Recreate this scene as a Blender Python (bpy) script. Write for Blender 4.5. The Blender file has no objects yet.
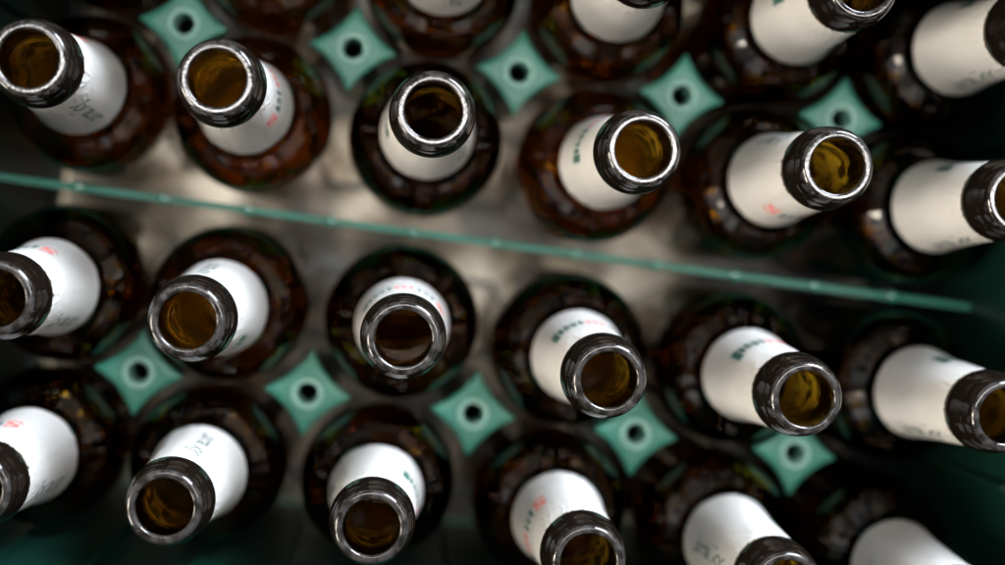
import bpy, bmesh, math, random
from mathutils import Vector, Matrix, noise as mnoise
random.seed(7)
sc = bpy.context.scene
COL = sc.collection
MM = 0.001
rad = math.radians

# ------------------------------------------------------------------ helpers
def link(name, bm, mat, parent=None, smooth=True):
    me = bpy.data.meshes.new(name)
    bm.normal_update()
    bm.to_mesh(me); bm.free()
    if smooth:
        for p in me.polygons: p.use_smooth = True
    me.materials.append(mat)
    o = bpy.data.objects.new(name, me); COL.objects.link(o)
    if parent: o.parent = parent
    return o

def add_box(bm, x0, x1, y0, y1, z0, z1):
    vs = [bm.verts.new((x, y, z)) for z in (z0, z1) for x, y in ((x0, y0), (x1, y0), (x1, y1), (x0, y1))]
    for f in ((3, 2, 1, 0), (4, 5, 6, 7), (0, 1, 5, 4), (1, 2, 6, 5), (2, 3, 7, 6), (3, 0, 4, 7)):
        bm.faces.new([vs[i] for i in f])

def bevel(bm, w, seg=2):
    bmesh.ops.bevel(bm, geom=list(bm.edges), offset=w, segments=seg, affect='EDGES', clamp_overlap=True)

def lathe(bm, prof, n=72):
    """prof: list of (r, z); r==0 closes with a fan."""
    rings = []
    for r, z in prof:
        if r < 1e-9: rings.append([bm.verts.new((0, 0, z))])
        else: rings.append([bm.verts.new((r * math.cos(2 * math.pi * k / n), r * math.sin(2 * math.pi * k / n), z)) for k in range(n)])
    for a, b in zip(rings, rings[1:]):
        for k in range(n):
            k2 = (k + 1) % n
            if len(a) == 1: bm.faces.new((a[0], b[k2], b[k]))
            elif len(b) == 1: bm.faces.new((a[k], a[k2], b[0]))
            else: bm.faces.new((a[k], a[k2], b[k2], b[k]))

def smooth_curve(pts, sub=4):
    out = []
    for i in range(len(pts) - 1):
        p0 = pts[max(i - 1, 0)]; p1 = pts[i]; p2 = pts[i + 1]; p3 = pts[min(i + 2, len(pts) - 1)]
        for s in range(sub):
            t = s / sub
            q = []
            for d in (0, 1):
                a, b, c, e = p0[d], p1[d], p2[d], p3[d]
                q.append(0.5 * (2 * b + (c - a) * t + (2 * a - 5 * b + 4 * c - e) * t * t + (3 * b - a - 3 * c + e) * t ** 3))
            out.append((max(q[0], 0.0), q[1]))
    out.append(pts[-1])
    return out

# ------------------------------------------------------------------ materials
def mat(name):
    m = bpy.data.materials.new(name); m.use_nodes = True
    nt = m.node_tree
    return m, nt, nt.nodes['Principled BSDF']

def noise(nt, scale, detail=4, rough=.55):
    tc = nt.nodes.new('ShaderNodeTexCoord'); n = nt.nodes.new('ShaderNodeTexNoise')
    n.inputs['Scale'].default_value = scale; n.inputs['Detail'].default_value = detail; n.inputs['Roughness'].default_value = rough
    nt.links.new(tc.outputs['Object'], n.inputs['Vector'])
    return n

def ramp(nt, src, stops):
    r = nt.nodes.new('ShaderNodeValToRGB')
    el = r.color_ramp.elements
    while len(el) < len(stops): el.new(0.5)
    for e, (p, c) in zip(el, stops): e.position = p; e.color = (*c, 1)
    nt.links.new(src, r.inputs['Fac'])
    return r

def bump(nt, src, bsdf, strength, dist):
    b = nt.nodes.new('ShaderNodeBump'); b.inputs['Strength'].default_value = strength; b.inputs['Distance'].default_value = dist
    nt.links.new(src, b.inputs['Height']); nt.links.new(b.outputs['Normal'], bsdf.inputs['Normal'])

# amber glass
M_GLASS, nt, b = mat('amber_glass')
b.inputs['Base Color'].default_value = (0.34, 0.15, 0.003, 1)
b.inputs['Transmission Weight'].default_value = 1
b.inputs['Roughness'].default_value = 0.0
b.inputs['IOR'].default_value = 1.52; b.inputs['Specular IOR Level'].default_value = 0.4
n = noise(nt, 160, 2); bump(nt, n.outputs['Fac'], b, 0.10, 0.0006)
n2 = noise(nt, 90, 5)
r = ramp(nt, n2.outputs['Fac'], [(0.5, (0.0, 0.0, 0.0)), (0.8, (0.03, 0.03, 0.03))])
nt.links.new(r.outputs['Color'], b.inputs['Roughness'])

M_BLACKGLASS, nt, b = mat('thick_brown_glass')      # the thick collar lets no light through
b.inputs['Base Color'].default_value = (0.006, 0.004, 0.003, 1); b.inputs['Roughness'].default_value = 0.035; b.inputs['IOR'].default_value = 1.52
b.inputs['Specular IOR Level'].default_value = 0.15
# scuffed top of the mouth (returned bottles are worn there)
M_RING, nt, b = mat('scuffed_glass')
n = noise(nt, 320, 4)
r = ramp(nt, n.outputs['Fac'], [(0.35, (0.008, 0.007, 0.006)), (0.75, (0.045, 0.042, 0.04))])
nt.links.new(r.outputs['Color'], b.inputs['Base Color'])
r = ramp(nt, n.outputs['Fac'], [(0.3, (0.07, 0.07, 0.07)), (0.8, (0.24, 0.24, 0.24))])
nt.links.new(r.outputs['Color'], b.inputs['Roughness'])
b.inputs['IOR'].default_value = 1.62
n2 = noise(nt, 900, 2); bump(nt, n2.outputs['Fac'], b, 0.12, 0.0003)

M_NECK = M_GLASS.copy(); M_NECK.name = 'bore_glow_glass'  # amber glass tinted lighter; golden glow of the bores put into its colour
M_NECK.node_tree.nodes['Principled BSDF'].inputs['Base Color'].default_value = (0.50, 0.29, 0.016, 1)
M_NECK.node_tree.nodes['Principled BSDF'].inputs['Specular IOR Level'].default_value = 0.5
# label paper (slightly translucent, faintly mottled)
M_PAPER, nt, b = mat('label_paper')
n = noise(nt, 70, 5)
r = ramp(nt, n.outputs['Fac'], [(0.3, (0.74, 0.72, 0.68)), (0.7, (0.80, 0.785, 0.75))])
n3 = noise(nt, 260, 3)
r3 = ramp(nt, n3.outputs['Fac'], [(0.72, (1, 1, 1)), (0.80, (0.82, 0.80, 0.76))])
mx = nt.nodes.new('ShaderNodeMix'); mx.data_type = 'RGBA'; mx.blend_type = 'MULTIPLY'; mx.inputs[0].default_value = 1
nt.links.new(r.outputs['Color'], mx.inputs[6]); nt.links.new(r3.outputs['Color'], mx.inputs[7])
nt.links.new(mx.outputs[2], b.inputs['Base Color'])
b.inputs['Roughness'].default_value = 0.42
n4 = noise(nt, 45, 3); n4.inputs['Distortion'].default_value = 1.5
bump(nt, n4.outputs['Fac'], b, 0.35, 0.0012)
tr = nt.nodes.new('ShaderNodeBsdfTranslucent'); tr.inputs['Color'].default_value = (0.75, 0.68, 0.55, 1)
ms = nt.nodes.new('ShaderNodeMixShader'); ms.inputs[0].default_value = 0.30
out = nt.nodes['Material Output']
nt.links.new(b.outputs[0], ms.inputs[1]); nt.links.new(tr.outputs[0], ms.inputs[2]); nt.links.new(ms.outputs[0], out.inputs['Surface'])

def ink(name, col):
    m, nt, b = mat(name)
    b.inputs['Base Color'].default_value = (*col, 1); b.inputs['Roughness'].default_value = 0.5
    n = noise(nt, 900, 3)
    c2 = tuple(min(1, c * 0.75 + 0.15) for c in col)
    r = ramp(nt, n.outputs['Fac'], [(0.5, col), (0.75, c2)])
    nt.links.new(r.outputs['Color'], b.inputs['Base Color'])
    return m
M_GREEN_INK = ink('green_ink', (0.004, 0.085, 0.055))
M_RED_INK = ink('red_ink', (0.75, 0.16, 0.13))
M_GREY_INK = ink('grey_ink', (0.42, 0.44, 0.42))
M_DARK_INK = ink('grey_green_ink', (0.15, 0.18, 0.16))

def plastic(name, c0, c1, rough, scale=55, bst=0.15):
    m, nt, b = mat(name)
    n = noise(nt, scale, 6, .6)
    r = ramp(nt, n.outputs['Fac'], [(0.3, c0), (0.72, c1)])
    nt.links.new(r.outputs['Color'], b.inputs['Base Color'])
    b.inputs['Roughness'].default_value = rough
    n2 = noise(nt, 420, 4); bump(nt, n2.outputs['Fac'], b, bst, 0.0006)
    return m
M_CRATE = plastic('shaded_crate_plastic', (0.002, 0.021, 0.0145), (0.0035, 0.032, 0.022), 0.38)  # post plastic much darkened; shade inside the crate is put into its colour
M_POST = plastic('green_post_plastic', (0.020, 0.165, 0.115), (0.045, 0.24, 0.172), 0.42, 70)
M_PALE_GREEN = plastic('pale_green_plastic', (0.20, 0.46, 0.38), (0.40, 0.64, 0.57), 0.40, 200)  # paler green for the raised rim round each post hole

M_FLOOR, nt, b = mat('beige_floor')
n = noise(nt, 19, 3, .5)
r = ramp(nt, n.outputs['Fac'], [(0.45, (0.018, 0.016, 0.012)), (0.54, (0.11, 0.095, 0.07)), (0.68, (0.36, 0.34, 0.29))])  # beige mottling, contrast pushed up to put patchy glow into the colour
nt.links.new(r.outputs['Color'], b.inputs['Base Color']); b.inputs['Roughness'].default_value = 0.38
n2 = noise(nt, 130, 5); bump(nt, n2.outputs['Fac'], b, 0.3, 0.001)

# ------------------------------------------------------------------ floor
bm = bmesh.new()
s = 1.6
vs = [bm.verts.new(v) for v in ((-s, -s, 0), (s, -s, 0), (s, s, 0), (-s, s, 0))]
bm.faces.new(vs)
floor = link('floor', bm, M_FLOOR, None, False); floor['kind'] = 'structure'

# ------------------------------------------------------------------ crate
P = 66 * MM; G = 4.85 * MM
RIM = 0.230
ZTOP = 0.130            # top of posts and of the centre wall
ZB = 0.026              # top of the crate's base lattice
X_IN = 3 * P + 1.5 * MM
Y_IN = 2 * P + G / 2 + 1.5 * MM
TW = 3.2 * MM; WALL_H = 0.243
def gx(c): return (c - 2.5) * P
def gy(r):
    y = -(r - 1.5) * P
    return y + G / 2 if r < 1.5 else (y - G / 2 if r > 1.5 else y)

crate = bpy.data.objects.new('bottle_crate', None); COL.objects.link(crate)
crate['label'] = 'green plastic bottle crate with star shaped posts, holding all the brown bottles'
crate['category'] = 'crate'

def wall_bm(L, handle, slots=()):
    """wall along x, centred, inner face at y=0, thickness TW to +y; guide ribs on the inside; optional handle slot"""
    bm = bmesh.new()
    h0, h1, hw = 0.185, 0.216, 0.055
    def piece(*a):
        t = bmesh.new(); add_box(t, *a); bevel(t, 0.0008, 2)
        me = bpy.data.meshes.new('tmp'); t.to_mesh(me); t.free(); bm.from_mesh(me); bpy.data.meshes.remove(me)
    zf = 0.026 if slots else .0005
    if handle:
        piece(-L / 2, L / 2, 0, TW, zf, h0)
        piece(-L / 2, L / 2, 0, TW, h1, WALL_H)
        piece(-L / 2, -hw, 0.0003, TW - .0003, h0 - .0005, h1 + .0005)
        piece(-hw - .0002, hw + .0002, TW - .0014, TW - .0007, h0 - .0004, h1 + .0004)   # grip backing, added to block low light leaking through the handle
        piece(hw, L / 2, 0.0003, TW - .0003, h0 - .0005, h1 + .0005)
    else:
        piece(-L / 2, L / 2, 0, TW, zf, WALL_H)
    if slots:                                          # foot slots added to let the low lights reach the floor
        xs = [-L / 2]                                   # a few wide slots, solid in between
        for c0, w_ in slots: xs += [c0 - w_, c0 + w_]
        xs.append(L / 2)
        for x0, x1 in zip(xs[::2], xs[1::2]): piece(x0, x1, .0003, TW - .0003, .0005, .0265)
    # outer rim and mid band
    piece(-L / 2, L / 2, TW - .0004, TW + .006, WALL_H - .010, WALL_H - .0006)
    piece(-L / 2, L / 2, TW - .0004, TW + .004, 0.001, 0.016)
    # inside vertical guide ribs between the cells
    k = round(L / P)
    for i in range(-k, k + 1):
        x = i * P / 2
        if abs(x) > L / 2 - 0.008 or (handle and i == 0): continue
        piece(x - .0012, x + .0012, -.0022 if i % 2 else -.0045, 0.0005, ZB, (h0 - .004) if handle else 0.215)
    return bm
def place_wall(name, L, handle, loc, rz, slots=()):
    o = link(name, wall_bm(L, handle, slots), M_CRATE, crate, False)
    o.location = loc; o.rotation_euler = (0, 0, rz)
place_wall('long_wall', 2 * X_IN + 2 * TW - .0002, False, (0, Y_IN, 0), 0, ((-.115, .045), (-.02, .045), (.052, .022)))
place_wall('long_wall', 2 * X_IN + 2 * TW - .0002, False, (0, -Y_IN, 0), math.pi)
place_wall('end_wall', 2 * Y_IN - .0002, True, (X_IN, 0, 0), -math.pi / 2)
place_wall('end_wall', 2 * Y_IN - .0002, True, (-X_IN, 0, 0), math.pi / 2, ((.062, .05), (-.028, .034)))

# base lattice (open: the floor shows between the bars)
bm = bmesh.new()
for r in range(4):
    for o_ in (-.017, .017):
        add_box(bm, -X_IN + .0003, X_IN - .0003, gy(r) + o_ - .0016, gy(r) + o_ + .0016, ZB - .005, ZB)
for o_ in (-1, 1):
    add_box(bm, o_ * .1985 - .001, o_ * .1985 + .001, -Y_IN + .0003, Y_IN - .0003, ZB - .0053, ZB + .0003)
for c in range(6):                                     # dark pads added under chosen bottles to keep their glow down
    for r in range(4):
        if not (r == 3 or c == 5 or (r == 2 and c != 1) or (c, r) in ((2, 1), (0, 0))): continue      # cells left open so the lit floor glows through the glass
        t = bmesh.new(); lathe(t, [(0, ZB - .0004), (.0285, ZB - .0004), (.0290, ZB - .0008), (.0290, ZB - .0040), (0, ZB - .0040)], 40)
        bmesh.ops.translate(t, verts=t.verts, vec=(gx(c), gy(r), 0))
        me = bpy.data.meshes.new('tmp'); t.to_mesh(me); t.free(); bm.from_mesh(me); bpy.data.meshes.remove(me)
bmesh.ops.recalc_face_normals(bm, faces=bm.faces)
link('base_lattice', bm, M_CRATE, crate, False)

# centre wall with small round ribs every half pitch
bm = bmesh.new()
t = bmesh.new(); add_box(t, -X_IN + .0002, X_IN - .0002, -.0014, .0014, ZB + .0003, ZTOP - .004); bevel(t, .0009, 4)
me = bpy.data.meshes.new('tmp'); t.to_mesh(me); t.free(); bm.from_mesh(me); bpy.data.meshes.remove(me)
for i in range(-11, 12):
    if i == -6 or i == 6: pass
    x = i * P / 2
    if abs(x) > X_IN - .004: continue
    h = ZTOP - .0036
    prof = [(0, h + .0010)] + [(  .0023 * math.sin(a), h + .0004 + .0006 * math.cos(a)) for a in (rad(20), rad(40), rad(60), rad(80), rad(90))] + [(.0023, ZB + .001), (0, ZB + .001)]
    t = bmesh.new(); lathe(t, prof, 16)
    bmesh.ops.translate(t, verts=t.verts, vec=(x, 0, 0))
    me = bpy.data.meshes.new('tmp'); t.to_mesh(me); t.free(); bm.from_mesh(me); bpy.data.meshes.remove(me)
for f in bm.faces: f.normal_flip() if False else None
bmesh.ops.recalc_face_normals(bm, faces=bm.faces)
M_FIN = plastic('smooth_green_plastic', (0.017, 0.15, 0.105), (0.023, 0.18, 0.128), 0.12, 30, .02)
cw = link('centre_wall', bm, M_FIN, crate, False)

# star shaped posts
RC = 36.3 * MM; RTIP = 17.2 * MM; RH = 4.0 * MM
def star_r(th):
    th = (th + math.pi / 4) % (math.pi / 2) - math.pi / 4     # fold so that an arm lies at 0
    a = abs(th)                                               # circle centre at (33,33)
    cx = cy = 33 * MM
    d = cx * math.cos(a) + cy * math.sin(a)
    disc = d * d - (cx * cx + cy * cy - RC * RC)
    r = d - math.sqrt(max(disc, 0)) if disc > 0 else 1
    return min(r, RTIP / max(math.cos(a), .5))
def post_bm():
    bm = bmesh.new(); n = 128
    rows = []
    def ring(fn, z): rows.append([bm.verts.new((fn(2 * math.pi * k / n) * math.cos(2 * math.pi * k / n), fn(2 * math.pi * k / n) * math.sin(2 * math.pi * k / n), z)) for k in range(n)])
    zt = ZTOP
    ring(lambda a: RH + .0002, zt - .0032)
    ring(lambda a: RH, zt - .0006)
    ring(lambda a: RH + .0004, zt - .0001)
    ring(lambda a: RH + .0016, zt)
    ring(lambda a: (RH + star_r(a)) / 2, zt)
    ring(lambda a: star_r(a) - .0011, zt)
    ring(lambda a: star_r(a) - .0004, zt - .0003)
    ring(lambda a: star_r(a), zt - .0011)
    ring(lambda a: star_r(a), zt - .0032)
    rows.append(rows[0])
    for a, b in zip(rows, rows[1:]):
        for k in range(n): bm.faces.new((a[k], b[k], b[(k + 1) % n], a[(k + 1) % n]))
    bmesh.ops.recalc_face_normals(bm, faces=bm.faces)
    return bm
def stalk_bm():
    bm = bmesh.new()
    lathe(bm, [(0, ZB + .01), (.0072, ZB + .01), (.0072, ZTOP - .0034), (.0088, ZTOP - .0034), (.0100, ZB + .0005), (0, ZB + .0005)], 48)
    bmesh.ops.recalc_face_normals(bm, faces=bm.faces)
    return bm
def post_rim_bm():
    bm = bmesh.new()
    prof = []
    for k in range(17):
        a = math.pi * k / 16
        prof.append((RH + .0013 - .0012 * math.cos(a), ZTOP - .0002 + .0013 * math.sin(a)))
    prof = [(prof[0][0], ZTOP - .012)] + prof
    lathe(bm, prof, 48)
    bmesh.ops.recalc_face_normals(bm, faces=bm.faces)
    return bm
post0 = link('post', post_bm(), M_POST, crate); rim0 = link('post_rim', post_rim_bm(), M_PALE_GREEN, post0); stalk0 = link('stalk', stalk_bm(), M_CRATE, post0, False)  # stalk in the darkened plastic, to cut green reflections in the glass
first = True
for r in (0.5, 2.5):
    for c in range(5):
        x = gx(c + .5); y = (1 if r < 1.5 else -1) * (P + G / 2)
        if first: p_ = post0; first = False
        else:
            p_ = post0.copy(); COL.objects.link(p_); p_.parent = crate
            for e_ in (rim0, stalk0):
                q_ = e_.copy(); COL.objects.link(q_); q_.parent = p_
        p_.location = (x, y, 0)

# ------------------------------------------------------------------ bottle (built once, z=0 at its base)
H = RIM - ZB - .0005
def zz(d): return H - d * MM
def rr(lst): return [(r * MM, zz(d)) for r, d in lst]
SEAM = 17.6
ring_prof = rr([(9.25, 1.5), (9.3, 0.75), (9.42, 0.3), (9.65, 0.07), (9.85, 0.015), (10.1, 0.0), (10.5, 0.0), (10.9, 0.01), (11.2, 0.07), (11.5, 0.24), (11.8, 0.55), (12.05, 0.95)])
outer_lip = rr([(12.05, 0.95), (12.6, 2.0), (13.0, 3.4), (13.2, 4.9), (13.22, 5.6), (13.5, 6.4), (13.85, 8.0), (14.1, 10.0), (14.3, 12.2), (14.35, 14.3), (14.2, 15.8), (13.8, 16.7), (13.35, 17.2), (13.25, SEAM)])
inner_lip = rr([(9.25, SEAM), (9.2, 12.0), (9.2, 6.0), (9.22, 3.0), (9.25, 1.5)])
lip_in = smooth_curve(inner_lip, 3); lip_out = smooth_curve(outer_lip, 3); ring_prof = smooth_curve(ring_prof, 3)
NECK = [(13.25, SEAM), (13.4, 19.5), (13.75, 26), (14.3, 35), (15.0, 46), (15.8, 57), (16.8, 67), (17.6, 73), (18.3, 75.6)]
outer_body = NECK + [(19.7, 78.0), (22.0, 80.2), (24.6, 82.9), (27.0, 86.4), (29.0, 91.2), (30.2, 98), (30.7, 107), (30.7, 117), (30.7, 130), (30.7, 160), (30.7, 190), (30.6, 205), (29.6, 211), (27, 215.6), (23.0, 217.4), (20.0, 217.0), (14.0, 213.6), (7.0, 211.6), (0.0, 211.0)]
hb = H / MM
inner_body = [(0.0, 205.0), (7, 205.6), (14, 207.6), (19.5, 210.5), (23, 210.6), (26, 208.0), (27.8, 203), (28.2, 190), (28.2, 160), (28.2, 130), (28.2, 117), (28.1, 109), (27.5, 100), (26.2, 94), (24.2, 89.4), (21.8, 86), (19.2, 83.2), (17, 80.6), (15.4, 77.2), (14.6, 73), (13.6, 67), (12.5, 57), (11.5, 46), (10.6, 35), (9.9, 26), (9.4, 20.5), (9.25, SEAM)]
outer_body = [(r, d - 14 if d > 150 else d) for r, d in outer_body]
outer_body = [(r, min(d, hb - .05)) for r, d in outer_body]
inner_body = [(r, d - 14 if d > 150 else d) for r, d in inner_body]
def sub(lst, k=4): return smooth_curve(rr(lst), k)
body_out = sub(outer_body); body_in = sub(inner_body)

def neck_r(d):
    for (r0, d0), (r1, d1) in zip(NECK, NECK[1:]):
        if d0 <= d <= d1: return r0 + (r1 - r0) * (d - d0) / (d1 - d0)
    return NECK[-1][0]

root0 = bpy.data.objects.new('beer_bottle', None); COL.objects.link(root0)
NS = 96
bm = bmesh.new(); lathe(bm, body_out, NS); nv = len(bm.verts); lathe(bm, body_in, NS)
bm.verts.ensure_lookup_table()
for v in bm.verts[nv:]:            # hand-blown unevenness of the inner wall
    d = (H - v.co.z) / MM
    if d > SEAM + 1 and d < 186:
        r_ = math.hypot(v.co.x, v.co.y)
        amp = 1.5 * MM * min(1, (d - SEAM - 1) / 8)
        p_ = Vector((v.co.x * 140, v.co.y * 140, v.co.z * 62))
        k_ = 1 + amp * mnoise.fractal(p_, 1.0, 2.0, 2) / r_
        v.co.x *= k_; v.co.y *= k_
body = link('body', bm, M_GLASS, root0)
bm = bmesh.new(); lathe(bm, lip_in, NS); lathe(bm, lip_out, NS)
lip = link('lip', bm, M_NECK, root0)
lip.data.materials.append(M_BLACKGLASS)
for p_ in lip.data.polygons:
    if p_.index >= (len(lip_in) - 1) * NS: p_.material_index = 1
bm = bmesh.new(); lathe(bm, ring_prof, NS)
ring = link('mouth_ring', bm, M_RING, root0)
# consistent outward normals (glass side out)
def fix(o, want_out):
    me = o.data; b_ = bmesh.new(); b_.from_mesh(me); b_.normal_update()
    fl = [f for f in b_.faces if not want_out(f)]
    bmesh.ops.reverse_faces(b_, faces=fl); b_.normal_update(); b_.to_mesh(me); b_.free()
    for p in me.polygons: p.use_smooth = True
n_out = (len(body_out) - 1) * NS
def body_ok(f):
    c = f.calc_center_median(); n_ = f.normal
    radial = n_.x * c.x + n_.y * c.y
    outer = f.index < n_out
    d = (H - c.z) / MM
    if outer: return (radial > 0) if d < 194 else (n_.z < 0)
    return (radial < 0) if d < 186 else (n_.z > 0)
me = body.data; b_ = bmesh.new(); b_.from_mesh(me); b_.faces.index_update(); b_.to_mesh(me); b_.free()
fix(body, body_ok)
body.data.materials.append(M_NECK)
for p_ in body.data.polygons:
    if (H - p_.center.z) / MM < 73.5: p_.material_index = 1
def lip_ok(f):
    c = f.calc_center_median(); n_ = f.normal
    rxy = math.hypot(c.x, c.y) / MM; d = (H - c.z) / MM
    radial = n_.x * c.x + n_.y * c.y
    if rxy < 9.4 and d > .8: return radial < 0
    if d < 1.2: return n_.z > 0
    return radial > 0
fix(lip, lip_ok); fix(ring, lip_ok)

# neck label: thin paper sleeve
L0, L1 = 18.6, 72.5
OFF = .15
def crease(a, d):
    # creases of the glued sleeve, strongest under the collar and near its lower hem, and the overlap seam
    p_ = Vector((math.cos(a) * 2.1, math.sin(a) * 2.1, d * .05))
    n1 = mnoise.noise(p_ * 1.3); n2_ = mnoise.noise(Vector((math.cos(a) * 4.5 + d * .03, math.sin(a) * 4.5, d * .11)))
    top = max(0, 1 - (d - L0) / 20); bot = max(0, (d - 62) / 12)
    ridge = max(0, 1 - abs(n2_) * 5) ** 2
    w_ = .05 * (n1 + 1) + (.34 * top + .05 + .12 * bot) * ridge
    s_ = (math.degrees(a) - 232) % 360
    seam = .16 * (1 if 2 < s_ < 30 else (s_ / 2 if s_ <= 2 else (max(0, 1 - (s_ - 30) / 14) if s_ < 44 else 0)))
    return w_ + seam
def lab_r(d, a): return neck_r(d) + OFF + crease(a, d)
bm = bmesh.new(); NL = 216; NR = 64
rows_ = []
for k in range(NR + 1):
    row = []
    for j in range(NL):
        a = 2 * math.pi * j / NL
        d = L0 + (L1 - L0) * k / NR
        if k == NR: d += .35 * mnoise.noise(Vector((math.cos(a) * 3, math.sin(a) * 3, 4)))
        r_ = lab_r(d, a) * MM
        row.append(bm.verts.new((r_ * math.cos(a), r_ * math.sin(a), zz(d))))
    rows_.append(row)
row = []
for v in rows_[-1]:
    rv = math.hypot(v.co.x, v.co.y); k_ = (rv - .13 * MM) / rv
    row.append(bm.verts.new((v.co.x * k_, v.co.y * k_, v.co.z - .00002)))
rows_.append(row)
for a, b in zip(rows_, rows_[1:]):
    for j in range(NL): bm.faces.new((a[j], b[j], b[(j + 1) % NL], a[(j + 1) % NL]))
bmesh.ops.recalc_face_normals(bm, faces=bm.faces)
label = link('neck_label', bm, M_PAPER, root0)

# --- lettering: built-in font turned to mesh and wrapped round the neck
dg = bpy.context.evaluated_depsgraph_get
def text_geo(txt, offset=0.0, shear=0.0):
    cu = bpy.data.curves.new('t', 'FONT'); cu.body = txt; cu.size = 1; cu.offset = offset; cu.shear = shear
    cu.resolution_u = 4
    ob = bpy.data.objects.new('t', cu); COL.objects.link(ob)
    d = dg(); d.update()
    me = ob.evaluated_get(d).to_mesh()
    V = [(v.co.x, v.co.y) for v in me.vertices]; F = [tuple(p.vertices) for p in me.polygons]
    ob.evaluated_get(d).to_mesh_clear()
    bpy.data.objects.remove(ob); bpy.data.curves.remove(cu)
    return V, F
def wrap(bm, V, F, ang0, d0, sx, sy, vertical=False):
    """ang0 deg = where x=0 sits, d0 = mm below the rim of the baseline; vertical: the text runs down along the bottle"""
    vs = []
    for x, y in V:
        if vertical: d = d0 - x * sx; arc = y * sy
        else: d = d0 - y * sy; arc = x * sx
        d = min(max(d, L0 + .5), L1 - .5)
        r = neck_r(d) + OFF
        a = rad(ang0) + arc / r
        if vertical: a = rad(ang0) - arc / r
        r = lab_r(d, a) + .12
        vs.append(bm.verts.new((r * MM * math.cos(a), r * MM * math.sin(a), zz(d))))
    for f in F:
        try: bm.faces.new([vs[i] for i in f])
        except ValueError: pass
def glyph(bm, ch, ang, d0, w, size, off):
    V, F = text_geo(ch, off)
    x0 = min(v[0] for v in V); x1 = max(v[0] for v in V)
    V = [((x - (x0 + x1) / 2) / (x1 - x0), y) for x, y in V]
    wrap(bm, V, F, ang, d0, w, size)
def finish(bm):
    bmesh.ops.triangulate(bm, faces=bm.faces)
    bmesh.ops.subdivide_edges(bm, edges=[e for e in bm.edges if e.calc_length() > .0012], cuts=1)
    for f in bm.faces:
        c = f.calc_center_median()
        if f.normal.x * c.x + f.normal.y * c.y < 0: f.normal_flip()
    return bm
g_bm = bmesh.new(); r_bm = bmesh.new()
BASE = 49.5
glyph(r_bm, 'S', -58, BASE + 1, 5.4, 13.5, .035)
for i, ch in enumerate('ant'): glyph(g_bm, ch, -40 + 10 * i, BASE, 1.85, 15, .04)
for i, ch in enumerate('emm'): glyph(r_bm, ch, -9 + 10 * i, BASE, 1.85, 15, .04)
for i, ch in enumerate('anue'): glyph(g_bm, ch, 21 + 10 * i, BASE, 1.85, 15, .045)
glyph(g_bm, 'l', 61.5, BASE + .6, 2.8, 14, .06)
for b_ in (g_bm, r_bm): b_.normal_update(); finish(b_)
lt_g = link('green_lettering', g_bm, M_GREEN_INK, label, False)
lt_r = link('red_lettering', r_bm, M_RED_INK, label, False)
bm = bmesh.new()
V, F = text_geo('SantEmmanuel brewed', .01); xm = max(v[0] for v in V) / 2
wrap(bm, [(x - xm, y) for x, y in V], F, 0, 37.0, 16 / (2 * xm), 2.2)
bm.normal_update(); finish(bm)
fine = link('fine_print', bm, M_GREY_INK, label, False)
bm = bmesh.new()
V, F = text_geo('bralky', .02, .35); xm = max(v[0] for v in V) / 2
wrap(bm, [(x - xm, y - .25) for x, y in V], F, 188, 45, 35 / (2 * xm), 9.0, True)
bm.normal_update(); finish(bm)
script = link('handwritten_line', bm, M_DARK_INK, label, False)
bm = bmesh.new()          # thin oval round the word
prev = None; first_p = None
for k in range(97):
    t_ = 2 * math.pi * k / 96
    pair = []
    for s_ in (0, 1):
        ah = 72 - s_ * 1.0; dh = 10.5 - s_ * .28
        d = 45.2 + dh * math.sin(t_); a = rad(ah * math.cos(t_)); r_ = lab_r(d, a) + .12
        pair.append(bm.verts.new((r_ * MM * math.cos(a), r_ * MM * math.sin(a), zz(d))))
    if prev: bm.faces.new((prev[0], pair[0], pair[1], prev[1]))
    prev = pair
bm.normal_update()
for f in bm.faces:
    c = f.calc_center_median()
    if f.normal.x * c.x + f.normal.y * c.y < 0: f.normal_flip()
oval = link('oval_line', bm, M_GREY_INK, label, False)
for o in (lt_g, lt_r, fine, script, oval): o.visible_shadow = True

parts = [body, lip, ring, label]; subs = [lt_g, lt_r, fine, script, oval]

# lean of each bottle: (dx, dy) of its mouth in mm from the middle of its cell, and image angle of the printed word
LEAN = {(0, 0): (1.0, -2.0), (1, 0): (-1.5, -2.5), (2, 0): (-3, -3.5), (3, 0): (-2.9, -3.9), (4, 0): (2.5, -1.4), (5, 0): (-.1, -6.0),
        (0, 1): (3.7, 1.5), (1, 1): (-3.6, 3.6), (2, 1): (-.2, 3.3), (3, 1): (3.3, .2), (4, 1): (2.2, 3.8), (5, 1): (.4, 1.6),
        (0, 2): (3.0, -3.9), (1, 2): (-3.1, -3.3), (2, 2): (-.1, -.2), (3, 2): (2.2, -5.1), (4, 2): (2.5, -3.0), (5, 2): (5.0, -.3),
        (0, 3): (3.2, .9), (1, 3): (-2.7, 2.6), (2, 3): (-2.4, 3.9), (3, 3): (3.5, .8), (4, 3): (4.6, -.2), (5, 3): (5.5, -3.0)}
WORD = {(0, 0): 200, (1, 0): 20, (2, 0): 95, (3, 0): 132, (4, 0): 112, (5, 0): 62,
        (0, 1): 118, (1, 1): 25, (2, 1): 130, (3, 1): 120, (4, 1): 293, (5, 1): 62,
        (0, 2): 125, (1, 2): -99, (2, 2): 87, (3, 2): 80, (4, 2): 78, (5, 2): 40,
        (0, 3): 143, (1, 3): 241, (2, 3): -20, (3, 3): 192, (4, 3): 346, (5, 3): -15}
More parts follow.
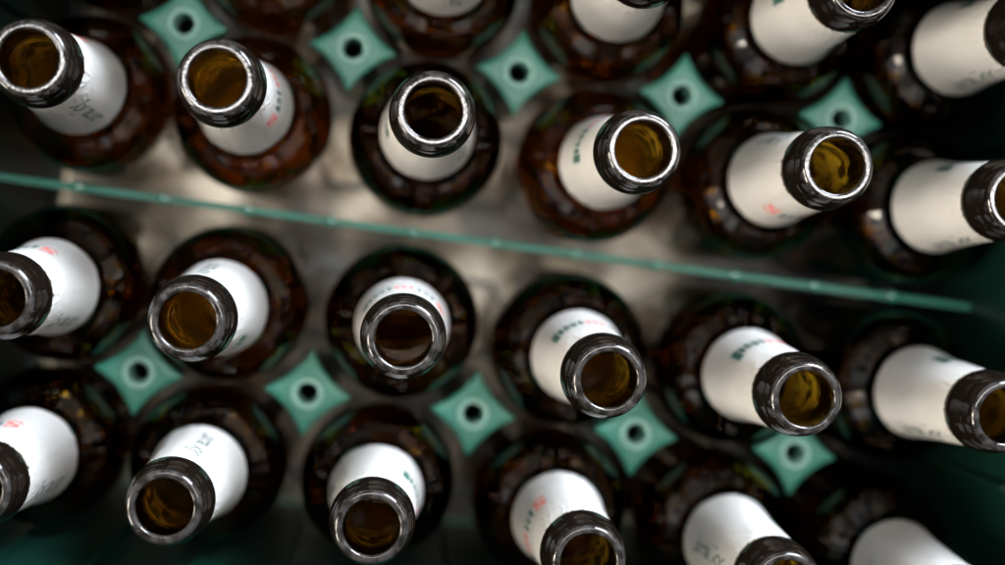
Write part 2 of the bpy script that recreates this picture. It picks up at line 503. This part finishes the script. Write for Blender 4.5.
LABELS = {
 (0, 0): 'dark bottle body in the top left corner beside the crate wall, neck out of view',
 (1, 0): 'dark bottle body at the top edge between the two leftmost upper posts',
 (2, 0): 'bottle at the top edge, only the lower end of its label shows, amber shoulder',
 (3, 0): 'bottle at the top edge, label and a sliver of black lip in view',
 (4, 0): 'bottle with long cream label, its mouth cut by the top picture edge',
 (5, 0): 'bottle in the top right corner, green lettering on its cream label',
 (0, 1): 'bottle at the upper left edge, dark vertical script on its label below the lip',
 (1, 1): 'bottle above the centre wall with red S on its label, second from left',
 (2, 1): 'bottle above the centre wall with its label below the mouth, third from left',
 (3, 1): 'bottle above the centre wall with green word along the left of its label',
 (4, 1): 'bottle with red S low on its cream label, above the right half of centre wall',
 (5, 1): 'bottle cut by the right edge just above the centre wall, label mostly plain',
 (0, 2): 'bottle at the left edge just below the centre wall, mouth half cut off',
 (1, 2): 'bottle just below the centre wall, second from left, label almost blank',
 (2, 2): 'bottle below the centre wall with red letters in the label strip above its mouth',
 (3, 2): 'bottle below the centre wall, fourth from left, green lettering above its lip',
 (4, 2): 'bottle below the centre wall, fifth from left, green lettering on its wide label',
 (5, 2): 'bottle at the right edge below the centre wall, long label and cut mouth',
 (0, 3): 'bottle at the lower left edge, mostly out of view, red S inside an oval',
 (1, 3): 'bottle in the bottom row with its whole mouth in view, second from left',
 (2, 3): 'bottle in the bottom row, third from left, green letters right on its label',
 (3, 3): 'bottle in the bottom row with red S on its label, mouth cut below',
 (4, 3): 'bottle in the bottom row with vertical script on the left of its label',
 (5, 3): 'bottle in the bottom right corner, white label rising from the edge, no mouth visible'}
roots = []
firstb = True
for r in range(4):
    for c in range(6):
        if firstb: o = root0; firstb = False
        else:
            o = root0.copy(); COL.objects.link(o)
            for p_ in parts:
                q_ = p_.copy(); COL.objects.link(q_); q_.parent = o
                if p_ is label:
                    for s_ in subs:
                        u_ = s_.copy(); COL.objects.link(u_); u_.parent = q_
        dx, dy = LEAN[(c, r)]
        base = Vector((gx(c) + .0 * dx * MM, gy(r) + .0 * dy * MM, ZB + .0007))
        axis = Vector((dx * MM, dy * MM, H)).normalized()
        q = Vector((0, 0, 1)).rotation_difference(axis)
        o.rotation_mode = 'QUATERNION'
        o.rotation_quaternion = q @ Matrix.Rotation(rad(WORD[(c, r)] + 7.6), 3, 'Z').to_quaternion()
        # a leaning bottle stands on the low edge of its base
        tilt = math.acos(max(-1, min(1, axis.z)))
        base.z += 25 * MM * math.sin(tilt)
        o.location = base
        o['label'] = LABELS[(c, r)]; o['category'] = 'bottle'; o['group'] = 'brown beer bottles standing in the green crate'

# ------------------------------------------------------------------ camera
cam = bpy.data.cameras.new('camera'); co = bpy.data.objects.new('camera', cam); COL.objects.link(co)
co.location = (-40.45 * MM, -6.27 * MM, RIM + 442.8 * MM)
co.rotation_euler = (-.027, -.080, .133)
cam.sensor_width = 36; cam.lens = 1369.3 / 1005 * 36
cam.clip_start = .01; cam.clip_end = 50
cam.dof.use_dof = True; cam.dof.focus_distance = .450; cam.dof.aperture_fstop = 3.1
cam.dof.aperture_blades = 0
sc.camera = co

# ------------------------------------------------------------------ light
def area(name, loc, target, sx, sy, power, col):
    l = bpy.data.lights.new(name, 'AREA'); l.shape = 'RECTANGLE'; l.size = sx; l.size_y = sy; l.energy = power; l.color = col
    o = bpy.data.objects.new(name, l); COL.objects.link(o); o.location = loc
    d = Vector(target) - Vector(loc); o.rotation_euler = d.to_track_quat('-Z', 'Y').to_euler()
    return o
area('ceiling_lamp', (.25, .18, 1.73), (.25, .18, .2), 1.55, .16, 18, (1, .96, .95))
area('window_lamp', (.9, 1.5, 1.15), (0, 0, .2), .75, .75, 150, (.80, .88, 1))
for i in range(2):
    for j in range(2):
        area('pane_lamp', (-1.3 + .1 * i, -.9 + .55 * i, .75 + .55 * j), (0, 0, .2), .30, .34, 9.5, (1, .90, .76))
area('added_low_light', (-.95, .03, .12), (-.1, 0, .0), .5, .14, 230, (1, .93, .82))  # added light without a known source, shines in through the foot slots
area('added_low_light', (-.05, .9, .125), (-.02, .1, .0), .6, .14, 230, (1, .93, .84))  # second added light, behind the slotted long wall, for glow in the bottles
w = bpy.data.worlds.new('World'); sc.world = w; w.use_nodes = True
w.node_tree.nodes['Background'].inputs[0].default_value = (1, .88, .72, 1)
w.node_tree.nodes['Background'].inputs[1].default_value = .022

# ------------------------------------------------------------------ render
sc.view_settings.view_transform = 'Standard'; sc.view_settings.look = 'None'
sc.view_settings.exposure = 0.2; sc.view_settings.gamma = 1
cy = sc.cycles
cy.max_bounces = 24; cy.transmission_bounces = 20; cy.glossy_bounces = 8; cy.diffuse_bounces = 4; cy.transparent_max_bounces = 8
cy.caustics_refractive = True; cy.caustics_reflective = True; cy.blur_glossy = .3
cy.sample_clamp_indirect = 6
cy.use_denoising = True
